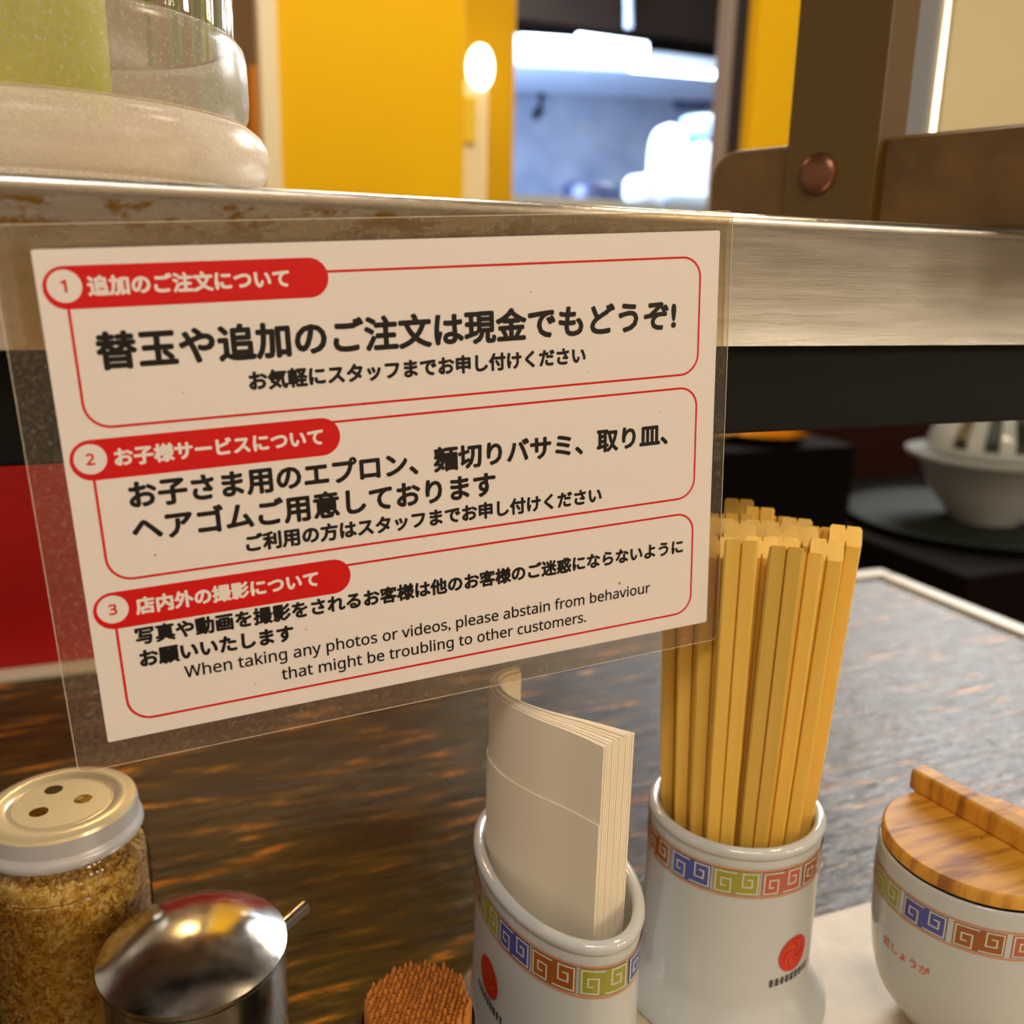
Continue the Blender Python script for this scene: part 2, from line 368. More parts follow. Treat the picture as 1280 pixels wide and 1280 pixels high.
# back counter with a dark pot and white wrapped bags
yK = 3.0
k0, k1 = ony(640, 262, yK), ony(960, 272, yK)
g = G(); g.box((k0.x - .3, yK - .32, FZ), (k1.x + .3, yK + .6, k1.z)); tag(link('kitchen_counter', g, mat('kitchen_counter_steel', (150, 164, 190), .4, .5)), 'steel counter in the kitchen behind the shelf', 'counter')
def blob(name, u0, v0, u1, v1, y, m, label, cat, depth=.2, zb=None, group=None, pw=.5):
    p, q = ony(u0, v0, y), ony(u1, v1, y); q.z = q.z if zb is None else zb; cx, hw = (p.x + q.x) / 2, (q.x - p.x) / 2; hz = (p.z - q.z)
    g = G(); pr = []
    for k in range(15):
        t = k / 14; a_ = max(0, 1 - (2 * t - 1) ** 4) ** pw; pr.append((max(a_, .001), t * hz))
    g.lathe(pr, (cx, y, q.z), 24, (hw, depth / 2))
    return tag(link(name, g, m, smooth=True), label, cat, group)
M_wrap = mat('white_wrap', (236, 246, 255), .3); M_wrap2 = mat('pale_blue_wrap', (190, 225, 245), .3); M_teal = mat('teal_plastic', (30, 190, 180), .4)
KZ = k1.z
blob('steel_pot', 705, 222, 772, 274, yK + .15, mat('dark_pot', (40, 44, 66), .35, .3), 'dark blue-grey pot at left on the kitchen counter', 'pot', .2, KZ)
blob('white_jug', 815, 152, 853, 268, yK - .05, M_wrap, 'tall white container standing on the kitchen counter', 'container', .12, KZ)
zt_ = ony(880, 172, yK + .1).z
blob('wrapped_bag', 853, 142, 905, 178, yK + .1, M_wrap2, 'pale blue bag on top of the kitchen pile, by the jamb', 'bag', .16, zt_)
blob('wrapped_bag', 858, 172, 900, 240, yK + .1, M_wrap, 'white bag under the topmost one, by the jamb', 'bag', .16, KZ)
blob('teal_bottle', 838, 158, 864, 212, yK + .28, M_teal, 'teal bottle between the white container and bags', 'bottle', .1, KZ)
blob('wrapped_bag', 784, 216, 826, 272, yK - .22, M_wrap, 'low white bag at the front left of the kitchen pile', 'bag', .14, KZ)
blob('wrapped_bag', 830, 236, 905, 280, yK - .22, M_wrap2, 'wide pale blue bag at the front of the kitchen pile', 'bag', .14, KZ)
p, q = ony(870, 106, 3.9), ony(905, 132, 3.9)
g = G(); g.box((p.x, 3.9, q.z), (q.x, 4.1, p.z)); tag(link('wall_cabinet', g, mat('slate_cabinet', (52, 60, 92), .5), bevel=.01), 'dark slate cabinet on the kitchen wall under the hood', 'cabinet')
# dark service counter on the right, under the shelf
yF = 1.2
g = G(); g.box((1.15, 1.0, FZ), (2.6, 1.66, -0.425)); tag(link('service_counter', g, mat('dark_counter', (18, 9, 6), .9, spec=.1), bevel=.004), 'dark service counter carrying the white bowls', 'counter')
bc = (1.435, 1.25)
g = G(); g.lathe([(.002, 0), (.20, 0), (.235, .012), (.237, .016), (.232, .018), (.20, .008), (.002, .008)], (bc[0], bc[1], -0.425), 48); tag(link('round_tray', g, mat('dark_green_tray', (24, 30, 22), .7, spec=.2), smooth=True), 'dark green round tray under the white bowl', 'tray')
g = G(); g.lathe([(.002, .006), (.055, .006), (.055, 0), (.062, 0), (.068, .012), (.105, .06), (.128, .108), (.150, .120), (.152, .128), (.128, .128), (.115, .10), (.085, .05), (.04, .016), (.002, .014)], (bc[0] + .02, bc[1], -0.417), 48)
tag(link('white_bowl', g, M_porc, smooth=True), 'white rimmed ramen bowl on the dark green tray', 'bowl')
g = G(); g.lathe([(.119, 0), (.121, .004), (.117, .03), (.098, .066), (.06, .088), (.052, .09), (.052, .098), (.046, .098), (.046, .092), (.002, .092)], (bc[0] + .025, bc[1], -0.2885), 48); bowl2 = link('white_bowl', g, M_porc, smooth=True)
tag(bowl2, 'upturned white bowl with painted dark reflections stacked on another bowl', 'bowl')
g = G()
for th in (-168, -142, -118):
    for i, ((r0, zz0), (r1, zz1)) in enumerate((((.1195, .014), (.1178, .03)), ((.1178, .03), (.099, .066)), ((.099, .066), (.075, .082)))):
        t0, t1 = math.radians(th - 6), math.radians(th + 6); e = .0008
        P_ = lambda r_, t_, z_: (bc[0] + .025 + (r_ + e) * math.cos(t_), bc[1] + (r_ + e) * math.sin(t_), -0.2885 + z_ + e)
        g.add([P_(r0, t0, zz0), P_(r0, t1, zz0), P_(r1, t1, zz1), P_(r1, t0, zz1)], [(0, 1, 2, 3)])
link('painted_reflection', g, mat('reflection_paint', (44, 46, 36), .2), bowl2)  # dark reflections of the glossy bowl, painted on as flat strips
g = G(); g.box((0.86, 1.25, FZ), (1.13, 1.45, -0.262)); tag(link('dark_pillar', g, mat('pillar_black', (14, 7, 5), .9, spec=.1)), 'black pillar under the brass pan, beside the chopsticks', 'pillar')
g = G(); g.lathe([(.002, 0), (.05, 0), (.072, .012), (.074, .016), (.068, .016), (.05, .005), (.002, .004)], (1.00, 1.33, -0.262), 32); pan = thing('brass_pan', (1.0, 1.33, -.262), 'shiny brass pan just under the shelf, behind the chopsticks', 'pan')
link('dish', g, mat('brass', (226, 156, 30), .25, 1.0), pan, smooth=True)
g = G(); g.tube([(0.93, 1.33, -.250), (0.88, 1.31, -.244)], .006, 8); link('handle', g, mat('brass_handle', (160, 112, 30), .35, 1.0), pan, smooth=True)

# ---------------------------------------------------------------- things on the shelf
# water pitcher
pcx, pcy, pz = -0.024, 0.378, 0.0245
pit = thing('water_pitcher', (pcx, pcy, pz), 'translucent frosted water pitcher on the shelf, top left', 'pitcher')
M_frost = clear_film('frosted_plastic', (253, 250, 244), .22, .40, (255, 244, 230), 1.35, (900, .48, .72, .62))
M_skirt = clear_film('frosted_skirt', (253, 251, 246), .22, .14, (255, 250, 240), 1.35, (700, .50, .74, .42))
M_tea = mat('green_tea', (226, 220, 0), .3); tlt = N(M_tea, 'ShaderNodeBsdfTranslucent'); tlt.inputs[0].default_value = lin((214, 214, 0)); mxt = N(M_tea, 'ShaderNodeMixShader'); mxt.inputs[0].default_value = .55
L(M_tea, BS(M_tea).outputs[0], mxt.inputs[1]); L(M_tea, tlt.outputs[0], mxt.inputs[2]); L(M_tea, mxt.outputs[0], M_tea.node_tree.nodes['Material Output'].inputs['Surface'])
M_clear = clear_film('clear_plastic', (238, 240, 234), .06, .06, ior=1.4)
g = G(); pr = [(.0655, 0), (.0665, .004)]
for k in range(9):
    t = -PI / 2 + PI * k / 8; pr.append((.0625 + .0085 * math.cos(t), .0160 + .0105 * math.sin(t)))
pr += [(.0636, .0272), (.058, .0272), (.058, 0)]
g.lathe(pr, (pcx, pcy, pz), 96); link('base', g, M_frost, pit, smooth=True)
g = G(); g.lathe([(.0628, .0274), (.0642, .031), (.0646, .036), (.0643, .049), (.0634, .0525), (.0618, .0545), (.0596, .0550)], (pcx, pcy, pz), 96); link('skirt', g, M_skirt, pit, smooth=True)
g = G()
def ribbed(r0, nrib, amp, zlist):
    v = []; n_ = nrib * 8
    for r_, z_ in zlist:
        for k in range(n_):
            t = 2 * PI * k / n_; rr_ = r_ + amp * math.cos(nrib * t); v.append((pcx + rr_ * math.cos(t), pcy + rr_ * math.sin(t), pz + z_))
    f = [(i * n_ + k, i * n_ + (k + 1) % n_, (i + 1) * n_ + (k + 1) % n_, (i + 1) * n_ + k) for i in range(len(zlist) - 1) for k in range(n_)]
    g.add(v, f)
ribbed(.0600, 30, .0007, [(.0598, .0562), (.0606, .10), (.062, .20), (.0625, .22)]); link('body', g, M_clear, pit, smooth=60)
g = G(); g.lathe([(.002, .0285), (.0370, .0285), (.0375, .030), (.0375, .150), (.002, .150)], (-.0432, .3765, pz), 64)
tag(link('green_tea', g, M_tea, smooth=40), 'yellow-green tea showing through left side of the frosted pitcher', 'tea')
# wooden rack: a foot beam running across the shelf with an upright and a copper rivet
LP, RP = Vector((0.288, 0.450, 0)), Vector((0.352, 0.292, 0)); ax = (RP - LP).normalized(); nl = Vector((-ax.y, ax.x, 0)); nl = nl if nl.x < 0 else -nl
M_brown = mat('brown_stained_wood', (98, 68, 26), .42)
n = noise_tex(M_brown, 30, (1, 1, 1), 5, .6); r = ramp(M_brown, n.outputs['Fac'], [(.3, lin((78, 54, 20))), (.7, lin((116, 82, 34)))]); L(M_brown, r.outputs[0], BS(M_brown).inputs['Base Color']); nb = noise_tex(M_brown, 160, (1, 1, .12), 4, .6); bump(M_brown, nb.outputs['Fac'], .3, .0006)
rack = thing('wooden_rack', tuple(LP.lerp(RP, .5)) [:2] + (z1,), 'brown wooden rack foot with upright on the steel shelf, top right', 'rack')
bz = 0.0695
def along(s0, s1, d0, d1, za, zb, round_far=0, round_near=0):
    """a beam block between distances s0..s1 along the axis, d0..d1 to its right; end corners of the top rounded"""
    out = [(s0, za)]
    for (cx, rad, a0) in ((s0, round_far, 180), (s1, round_near, 90)):
        if rad:
            c = cx + rad if a0 == 180 else cx - rad
            out += [(c + rad * math.cos(math.radians(a0 - 90 * k / 8)), zb - rad + rad * math.sin(math.radians(a0 - 90 * k / 8))) for k in range(9)]
        else: out.append((cx, zb))
    out.append((s1, za)); n_ = len(out)
    P_ = lambda s, z, d: LP + ax * s - nl * d + Vector((0, 0, z))
    g = G(); g.add([P_(s, z, d0) for s, z in out] + [P_(s, z, d1) for s, z in out], [tuple(range(n_)), tuple(range(n_, 2 * n_))] + [(k, (k + 1) % n_, n_ + (k + 1) % n_, n_ + k) for k in range(n_)])
    return g
def s_at(u, v):     # distance along the left face plane hit by that sight line
    r_ = ray(u, v); nn_ = nl; t = (LP.dot(nn_)) / r_.dot(nn_); p = r_ * t; return (p - LP).dot(ax), p.z
sA, sB = s_at(982, 250)[0], s_at(1093, 262)[0]
link('foot_beam', along(0, sA + .004, 0, .03, z1, bz, .014, 0), M_brown, rack, bevel=.003, seg=3)
link('foot_beam', along(sB - .002, .30, .002, .03, z1, bz, .006, .01), M_brown, rack, bevel=.004, seg=3)
g = along(sA, sB, -.003, .024, z1, .36); up = link('upright', g, mat('dark_brown_wood', (92, 66, 14), .45), rack, bevel=.001)
nb = noise_tex(bpy.data.materials['dark_brown_wood'], 200, (1, 1, .05), 4, .6); bump(bpy.data.materials['dark_brown_wood'], nb.outputs['Fac'], .35, .0006)
sr, zr = s_at(1026, 219)
g = G(); Mr = Matrix.Translation(LP + ax * sr + nl * .0032 + Vector((0, 0, zr))) @ nl.to_track_quat('Z', 'Y').to_matrix().to_4x4()
pr = [(.0001 + .0098 * math.sin(PI / 2 * (1 - k / 8)), .0042 * math.sin(PI / 2 * k / 8)) for k in range(9)]
v = []; n_ = 28
for r_, z_ in pr: v += [Mr @ Vector((r_ * math.cos(2 * PI * k / n_), r_ * math.sin(2 * PI * k / n_), z_)) for k in range(n_)]
g.add(v, [(i * n_ + k, i * n_ + (k + 1) % n_, (i + 1) * n_ + (k + 1) % n_, (i + 1) * n_ + k) for i in range(8) for k in range(n_)] + [tuple(8 * n_ + k for k in range(n_))])
link('rivet', g, mat('copper', (128, 84, 58), .34, .7), rack, smooth=True)
# beige metal cabinet behind the rack
q0 = ony(1163, 100, .50)
cab = thing('beige_cabinet', (q0.x + .15, .5, z1), 'beige metal cabinet with bright brushed edge standing on shelf, top right corner', 'cabinet')
g = G(); g.box((q0.x + .011, .50, z1), (q0.x + .4, .554, .42)); link('door_panel', g, mat('beige_metal', (172, 158, 116), .42, .2), cab, bevel=.002)
g = G(); g.box((q0.x, .498, z1), (q0.x + .0105, .554, .42)); link('edge_strip', g, M_steel_plain, cab, bevel=.003)

# ---------------------------------------------------------------- the notice
S0 = Vector((-0.026672, 0.275443, 0.0054968))
SU = Vector((0.00099805, 0.0000103275, 0.0000615)); SV = Vector((0.0000511552, 0.0000071956, -0.00099891)); SN = SU.cross(SV).normalized()
SN = SN if SN.y < 0 else -SN
def sp(u, v, d=0): return S0 + SU * u + SV * v + SN * d
sign = thing('laminated_notice', tuple(sp(105, 150)), 'laminated white notice with three red-headed Japanese paragraphs, hanging from steel shelf', 'notice')
def flat(polys, d, mi=0, g=None):
    g = g or G()
    for p in polys: g.add([sp(u, v, d) for u, v in p], [tuple(range(len(p)))], mi)
    return g
# card (0.2 mm), print sits on its face
oc = rrect(0, 0, 210, 142, .6, 2); n_ = len(oc)
g = G(); g.add([sp(u, v, -.0001) for u, v in oc] + [sp(u, v, .0001) for u, v in oc], [tuple(range(n_)), tuple(range(n_, 2 * n_))] + [(k, (k + 1) % n_, n_ + (k + 1) % n_, n_ + k) for k in range(n_)])
link('paper_card', g, M_paper, sign)
def ring(outer, inner, d, g):
    n_ = len(outer); o = len(g.v)
    g.add([sp(u, v, d) for u, v in outer] + [sp(u, v, d) for u, v in inner], [(k, (k + 1) % n_, n_ + (k + 1) % n_, n_ + k) for k in range(n_)])
rows = [(8.0, 48.0, 4.3, 15.5, 9.5, '1', '追加のご注文について', (12.4, 65.0)), (51.9, 92.5, 50.7, 62.2, 56.1, '2', 'お子様サービスについて', (13.0, 71.0)), (97.6, 136.9, 95.4, 106.7, 100.6, '3', '店内外の撮影について', (13.0, 66.0))]
def text_part(s, u0, u1, vmid, bold, m, name='text_line', d=.00016, hs=1.0, cap=None, hgt=None):
    vs, fs = text2d(s)
    x0, x1 = min(p[0] for p in vs), max(p[0] for p in vs); sc = (u1 - u0) / (x1 - x0)
    y0, y1 = min(p[1] for p in vs), max(p[1] for p in vs); ym = (y0 + y1) / 2 if cap is None else cap
    if hgt: hs = hgt / ((y1 - y0) * sc)
    g = G(); offs = [(0, 0)] + [(bold * math.cos(2 * PI * k / 8), bold * math.sin(2 * PI * k / 8)) for k in range(8)] if bold else [(0, 0)]
    for i, (dx, dy) in enumerate(offs):
        g.add([sp(u0 + (x - x0) * sc + dx, vmid - (y - ym) * sc * hs + dy, d + i * .0000006) for x, y in vs], fs)
    return link(name, g, m, sign)
for fa, fb, pa_, pb_, cv, num, head, (hu0, hu1) in rows:
    g = G(); ring(rrect(6.5, fa - .0, 203.0, fb, 7.2), rrect(7.25, fa + .75, 202.25, fb - .75, 6.45), .00012, g); link('red_frame', g, M_red, sign)
    g = flat([rrect(1.4, pa_, 76.4, pb_, (pb_ - pa_) / 2 - .01, 12)], .00013); link('red_heading', g, M_red, sign)
    g = flat([[(6.7 + 4.25 * math.cos(2 * PI * k / 40), cv + 4.25 * math.sin(2 * PI * k / 40)) for k in range(40)]], .00014); link('number_disc', g, M_white, sign)
    text_part(sans(num), 6.7 - (.85 if num == '1' else 1.0), 6.7 + (.45 if num == '1' else 1.0), cv, .13, M_red, 'number', hgt=3.1)
    text_part(head, hu0, hu1, cv + .2, .24, M_white, 'heading_text')
for s, u0, u1, vm, bo in (('替玉や追加のご注文は現金でもどうぞ!', 12.4, 193.2, 26.9, .41), ('お気軽にスタッフまでお申し付けください', 51.4, 159.1, 38.1, .28),
                      ('お子さま用のエプロン、麺切りバサミ、取り皿、', 15.4, 191.0, 67.6, .34), ('ヘアゴムご用意しております', 15.0, 126.0, 77.6, .34),
                      ('ご利用の方はスタッフまでお申し付けください', 45.8, 165.1, 86.4, .27), ('写真や動画を撮影をされるお客様は他のお客様のご迷惑にならないように', 11.8, 198.5, 110.1, .26),
                      ('お願いいたします', 12.1, 56.9, 117.4, .28)):
    text_part(s, u0, u1, vm, bo, M_black)
text_part(sans('When taking any photos or videos, please abstain from behaviour'), 23.9, 185.1, 124.3, .09, M_black, cap=.30)
text_part(sans('that might be troubling to other customers.'), 52.3, 159.1, 131.0, .09, M_black, cap=.30)
# laminate: front sheet over the card and the hazy clear margin round it
M_film = clear_film('laminate_film', (252, 251, 249), .12, .010, ior=1.22)
M_margin = clear_film('laminate_margin', (248, 243, 232), .16, .055, (236, 222, 202), 1.25, (900, .52, .75, .30))
g = flat([oc], .00022); link('laminate_film', g, M_film, sign)
g = G(); ob = rrect(-9.2, -6.3, 214.8, 150.0, 2.4, 8); ib = rrect(-.2, -.2, 210.2, 142.2, .6, 8); n_ = len(ob)
g.add([sp(u, v, .00022) for u, v in ob] + [sp(u, v, .00022) for u, v in ib] + [sp(u, v, -.00022) for u, v in ob] + [sp(u, v, -.00022) for u, v in ib],
      [(k, (k + 1) % n_, n_ + (k + 1) % n_, n_ + k) for k in range(n_)] + [(2 * n_ + k, 3 * n_ + k, 3 * n_ + (k + 1) % n_, 2 * n_ + (k + 1) % n_) for k in range(n_)] + [(k, 2 * n_ + k, 2 * n_ + (k + 1) % n_, (k + 1) % n_) for k in range(n_)])
link('laminate_margin', g, M_margin, sign)
# seal line where the film closes round the card, and the bright cut edge
M_seal = mat('film_edge', (238, 224, 196), .25)
g = G(); ring(ob, rrect(-9.05, -6.15, 214.65, 149.85, 2.3, 8), .00025, g); link('cut_edge', g, M_seal, sign)

random.seed(21); M_speck = mat('yellow_brown_stain', (190, 150, 70), .4)
for u, v, r_ in ((172.5, 120.2, .7), (101, 92.8, .25), (61, 117, .3), (20, 86, .4), (33, 40, .25), (120, 71.5, .35), (188, 60, .22), (44, 132, .3), (140, 17, .3), (160, 44, .25)):
    link('dirt_speck', flat([[(u + r_ * random.uniform(.7, 1.2) * math.cos(2 * PI * k / 10), v + r_ * random.uniform(.5, 1.0) * math.sin(2 * PI * k / 10)) for k in range(10)]], .00023), M_speck, sign)
# strip of old crumpled clear tape beside the card
g = G(); nx_, ny_ = 8, 40; v = []
for j in range(ny_ + 1):
    for i in range(nx_ + 1):
        v.append(sp(-4.6 + 4.2 * i / nx_ + .35 * math.sin(j * .9) + random.uniform(-.12, .12), -2.5 + 27.5 * j / ny_, .0004 + random.uniform(0, .00022)))
g.add(v, [(j * (nx_ + 1) + i, j * (nx_ + 1) + i + 1, (j + 1) * (nx_ + 1) + i + 1, (j + 1) * (nx_ + 1) + i) for j in range(ny_) for i in range(nx_)])
tag(link('clear_tape', g, clear_film('old_tape', (236, 224, 200), .12, .10, (226, 206, 168), 1.5)), 'crumpled strip of old clear tape at the notice upper left edge', 'tape')

# ---------------------------------------------------------------- condiments
TRZ = -0.305
M_tray = mat('beige_tray', (204, 188, 160), .45); n = noise_tex(M_tray, 60, (1, 1, 1), 5, .6); r = ramp(M_tray, n.outputs['Fac'], [(.3, lin((192, 176, 148))), (.7, lin((212, 198, 170)))]); L(M_tray, r.outputs[0], BS(M_tray).inputs['Base Color'])
Mt = Matrix.Translation((0, 0, TZ)); g = G(); g.prism(rrect(0.098, 0.03, 0.56, 0.3140, .006), Mt, TRZ - TZ); tag(link('condiment_tray', g, M_tray, bevel=.0015), 'beige flat tray under the porcelain holders and jar', 'tray')

KEYC = [mat('key_orange_line', (214, 132, 70), .2), mat('key_blue', (70, 78, 158), .2), mat('key_olive', (152, 150, 50), .2), mat('key_brown', (150, 84, 34), .2), mat('key_rose', (178, 92, 70), .2), mat('key_pale_line', (206, 200, 176), .2), mat('key_orange', (196, 120, 40), .2)]
def surf_oval(c, a, b, z):
    """returns f(arc, h, off): a point on an upright oval wall, arc measured in metres anticlockwise from -Y"""
    n_ = 720; tab = [0.0]; pts = [(a * math.sin(2 * PI * k / n_), -b * math.cos(2 * PI * k / n_)) for k in range(n_ + 1)]
    for k in range(n_): tab.append(tab[-1] + math.dist(pts[k], pts[k + 1]))
    per = tab[-1]
    import bisect
    def f(s, h, off=0.0):
        s %= per; k = min(max(bisect.bisect_right(tab, s) - 1, 0), n_ - 1); t = (s - tab[k]) / (tab[k + 1] - tab[k]); th = 2 * PI * (k + t) / n_
        nx, ny = math.sin(th) / a, -math.cos(th) / b; q = math.hypot(nx, ny)
        return (c[0] + a * math.sin(th) + off * nx / q, c[1] - b * math.cos(th) + off * ny / q, z + h)
    return f, per
def strip(g, f, s0, s1, h0, h1, off, mi, step=.0012):
    n_ = max(1, int(abs(s1 - s0) / step)); v = []
    for k in range(n_ + 1):
        s = s0 + (s1 - s0) * k / n_; v += [f(s, h0, off), f(s, h1, off)]
    g.add(v, [(2 * k, 2 * k + 2, 2 * k + 3, 2 * k + 1) for k in range(n_)], mi)
def key_band(parent, f, per, h0, H, blk, gap, order, start, rscale=None):
    """oriental key border: coloured blocks with two squared spirals each, between two orange lines"""
    g = G(); 
    strip(g, f, 0, per, h0 + H, h0 + H + .0006, .00018, 0); strip(g, f, 0, per, h0 - .0006, h0, .00018, 0)
    nb_ = int(per // (blk + gap)); pitch = per / nb_; blk = pitch - gap
    for i in range(nb_):
        s0 = start + i * pitch; mi = order[(i if i < nb_ / 2 else i - nb_) % len(order)]
        strip(g, f, s0, s0 + blk, h0 + .0005, h0 + H - .0005, .00014, mi)
        un = (H - .001) / 7.0; lw = un * .42
        for half in (0, 1):
            ox = s0 + blk * (.04 + .48 * half); sw = blk * .44; ux = sw / 6
            path = [(0, 0), (6, 0), (6, 6), (1.5, 6), (1.5, 2), (4.3, 2), (4.3, 4.2), (3, 4.2)] if half else [(6, 6), (0, 6), (0, 0), (4.5, 0), (4.5, 4), (1.7, 4), (1.7, 1.8), (3, 1.8)]
            for (xa, ya), (xb, yb) in zip(path, path[1:]):
                x0_, x1_ = sorted((xa, xb)); y0_, y1_ = sorted((ya, yb))
                strip(g, f, ox + x0_ * ux - lw / 2, ox + x1_ * ux + lw / 2, h0 + .0005 + (y0_ + .5) * un - lw / 2, h0 + .0005 + (y1_ + .5) * un + lw / 2, .00020, 5)
    return link('key_border', g, KEYC, parent)
def disc_on(g, f, s, h, rad, off, mi=0, sq=1.0):
    n_ = 36; g.add([f(s, h, off)] + [f(s + rad * math.cos(2 * PI * k / n_), h + sq * rad * math.sin(2 * PI * k / n_), off) for k in range(n_)], [(0, k + 1, (k + 1) % n_ + 1) for k in range(n_)], mi)
M_logo = [mat('logo_red', (206, 40, 14), .25), mat('logo_orange', (214, 84, 26), .25), mat('logo_black', (30, 26, 24), .25)]
def emblem(parent, f, s, h, rad=.0082):
    g = G(); disc_on(g, f, s, h, rad, .0002)
    for k in range(5):      # lighter brush swirl in the disc
        a0 = k * 1.2; pts = [(rad * (.25 + .12 * j) * math.cos(a0 + .35 * j), rad * (.25 + .12 * j) * math.sin(a0 + .35 * j)) for j in range(5)]
        for (xa, ya), (xb, yb) in zip(pts, pts[1:]):
            w_ = rad * .05; nx, ny = -(yb - ya), xb - xa; q = math.hypot(nx, ny) or 1; nx, ny = nx / q * w_, ny / q * w_
            g.add([f(s + xa - nx, h + ya - ny, .00026), f(s + xb - nx, h + yb - ny, .00026), f(s + xb + nx, h + yb + ny, .00026), f(s + xa + nx, h + ya + ny, .00026)], [(0, 1, 2, 3)], 1)
    random.seed(3)
    for k in range(9):      # row of tiny black strokes below, too small to read
        x = s + (k - 4) * rad * .33; y = h - rad * 1.38
        for j in range(3):
            yy = y - rad * .16 + j * rad * .15; ww = rad * random.uniform(.09, .15)
            g.add([f(x - ww, yy, .00026), f(x + ww, yy, .00026), f(x + ww, yy + rad * .09, .00026), f(x - ww, yy + rad * .09, .00026)], [(0, 1, 2, 3)], 2)
        g.add([f(x - rad * .03, y - rad * .2, .00026), f(x + rad * .03, y - rad * .2, .00026), f(x + rad * .03, y + rad * .25, .00026), f(x - rad * .03, y + rad * .25, .00026)], [(0, 1, 2, 3)], 2)
    return link('emblem', g, M_logo, parent)
def holder_profile(top):
    """radius offset (from the outer wall) and height above the foot; wall 4.5 mm, flared foot, rolled rim"""
    pr = [(.0068, 0), (.0088, .0012), (.0084, .003), (.0050, .008), (.0014, .0145), (0, .0185), (-.0004, top - .012), (-.0004, top - .0065)]
    for k in range(11):
        t = -PI / 3 + (PI + PI / 3) * k / 10; pr.append((-.0019 + .0025 * math.cos(t), top - .0026 + .0026 * math.sin(t)))
    pr += [(-.0045, top - .008), (-.0048, .008), (-.009, .0065), (-.0274, .0065)]
    return pr
# chopstick holder
cc = (0.2229, 0.2942); CT = -0.2150 - TRZ
hold = thing('chopstick_holder', (cc[0], cc[1], TRZ), 'round white porcelain holder with key border, full of bamboo chopsticks', 'chopstick holder')
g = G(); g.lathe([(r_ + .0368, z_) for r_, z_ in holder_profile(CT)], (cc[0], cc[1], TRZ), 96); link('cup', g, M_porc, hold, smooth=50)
f, per = surf_oval(cc, .0368, .0368, TRZ)
def arc_of(u, v, c, a, b, z):     # arc position of a sight line on the oval wall
    r_ = ray(u, v); best = None
    for k in range(1440):
        th = 2 * PI * k / 1440; p = Vector((c[0] + a * math.sin(th), c[1] - b * math.cos(th), 0)); nrm = Vector((math.sin(th) / a, -math.cos(th) / b, 0))
        if nrm.dot(p) > 0: continue
        e = abs(p.x / p.y - r_.x / r_.y)
        if best is None or e < best[0]: best = (e, th, r_.z / r_.y * p.y)
    th = best[1]; s = 0; m_ = th / 720
    for k in range(720): s += math.hypot(a * math.cos(m_ * (k + .5)), b * math.sin(m_ * (k + .5))) * m_
    return s, best[2] - z
b0, b1 = arc_of(841, 1060, cc, .0368, .0368, TRZ)[0], arc_of(903, 1082, cc, .0368, .0368, TRZ)[0]
print('chop block', b0, b1, ((b1 - b0) % per), per)
key_band(hold, f, per, CT - .0205, .0115, .0170, .0012, [1, 2, 4, 3], b0)
s_, h_ = arc_of(992, 1191, cc, .0368, .0368, TRZ); emblem(hold, f, s_, h_)
# napkin holder (oval)
nc = (0.1329, 0.2840); NT = -0.2165 - TRZ; na, nb2 = .0279, .0496
nap = thing('napkin_holder', (nc[0], nc[1], TRZ), 'oval white porcelain holder with key border, holding paper napkins', 'napkin holder')
g = G(); pr = holder_profile(NT)[:-1] + [(-.020, .0065)]
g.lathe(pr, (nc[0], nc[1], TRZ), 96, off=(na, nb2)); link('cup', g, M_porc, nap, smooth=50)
g = G()
f2, per2 = surf_oval(nc, na, nb2, TRZ)
b0, b1 = arc_of(726, 1195, nc, na, nb2, TRZ)[0], arc_of(794, 1185, nc, na, nb2, TRZ)[0]
print('nap block', b0, b1, (b1 - b0) % per2, per2)
key_band(nap, f2, per2, NT - .0205, .0115, .0170, .0012, [2, 1, 3], b0)
s_, h_ = arc_of(611, 1221, nc, na, nb2, TRZ); emblem(nap, f2, s_, h_)

# paper napkins: a curved folded stack
def catmull(P, n):
    P = [Vector(p) for p in P]; P = [2 * P[0] - P[1]] + P + [2 * P[-1] - P[-2]]; out = []
    for i in range(1, len(P) - 2):
        for k in range(n):
            t = k / n; a, b, c, d = P[i - 1:i + 3]
            out.append(.5 * ((2 * b) + (c - a) * t + (2 * a - 5 * b + 4 * c - d) * t * t + (3 * b - a - 3 * c + d) * t ** 3))
    return out + [P[-2]]
path = catmull([(.1325, .2478, 0), (.1265, .2610, 0), (.1190, .2745, 0), (.1138, .2880, 0), (.1125, .3000, 0), (.1145, .3100, 0), (.1205, .3170, 0), (.1285, .3195, 0)], 6)
M_nap = mat('napkin_paper', (238, 224, 198), .75, spec=.2, Subsurface_Weight=0.0)
M_nap_edge = mat('napkin_paper_back', (240, 232, 216), .75, spec=.2)
nz0, nz1 = TRZ + .0085, -0.1500
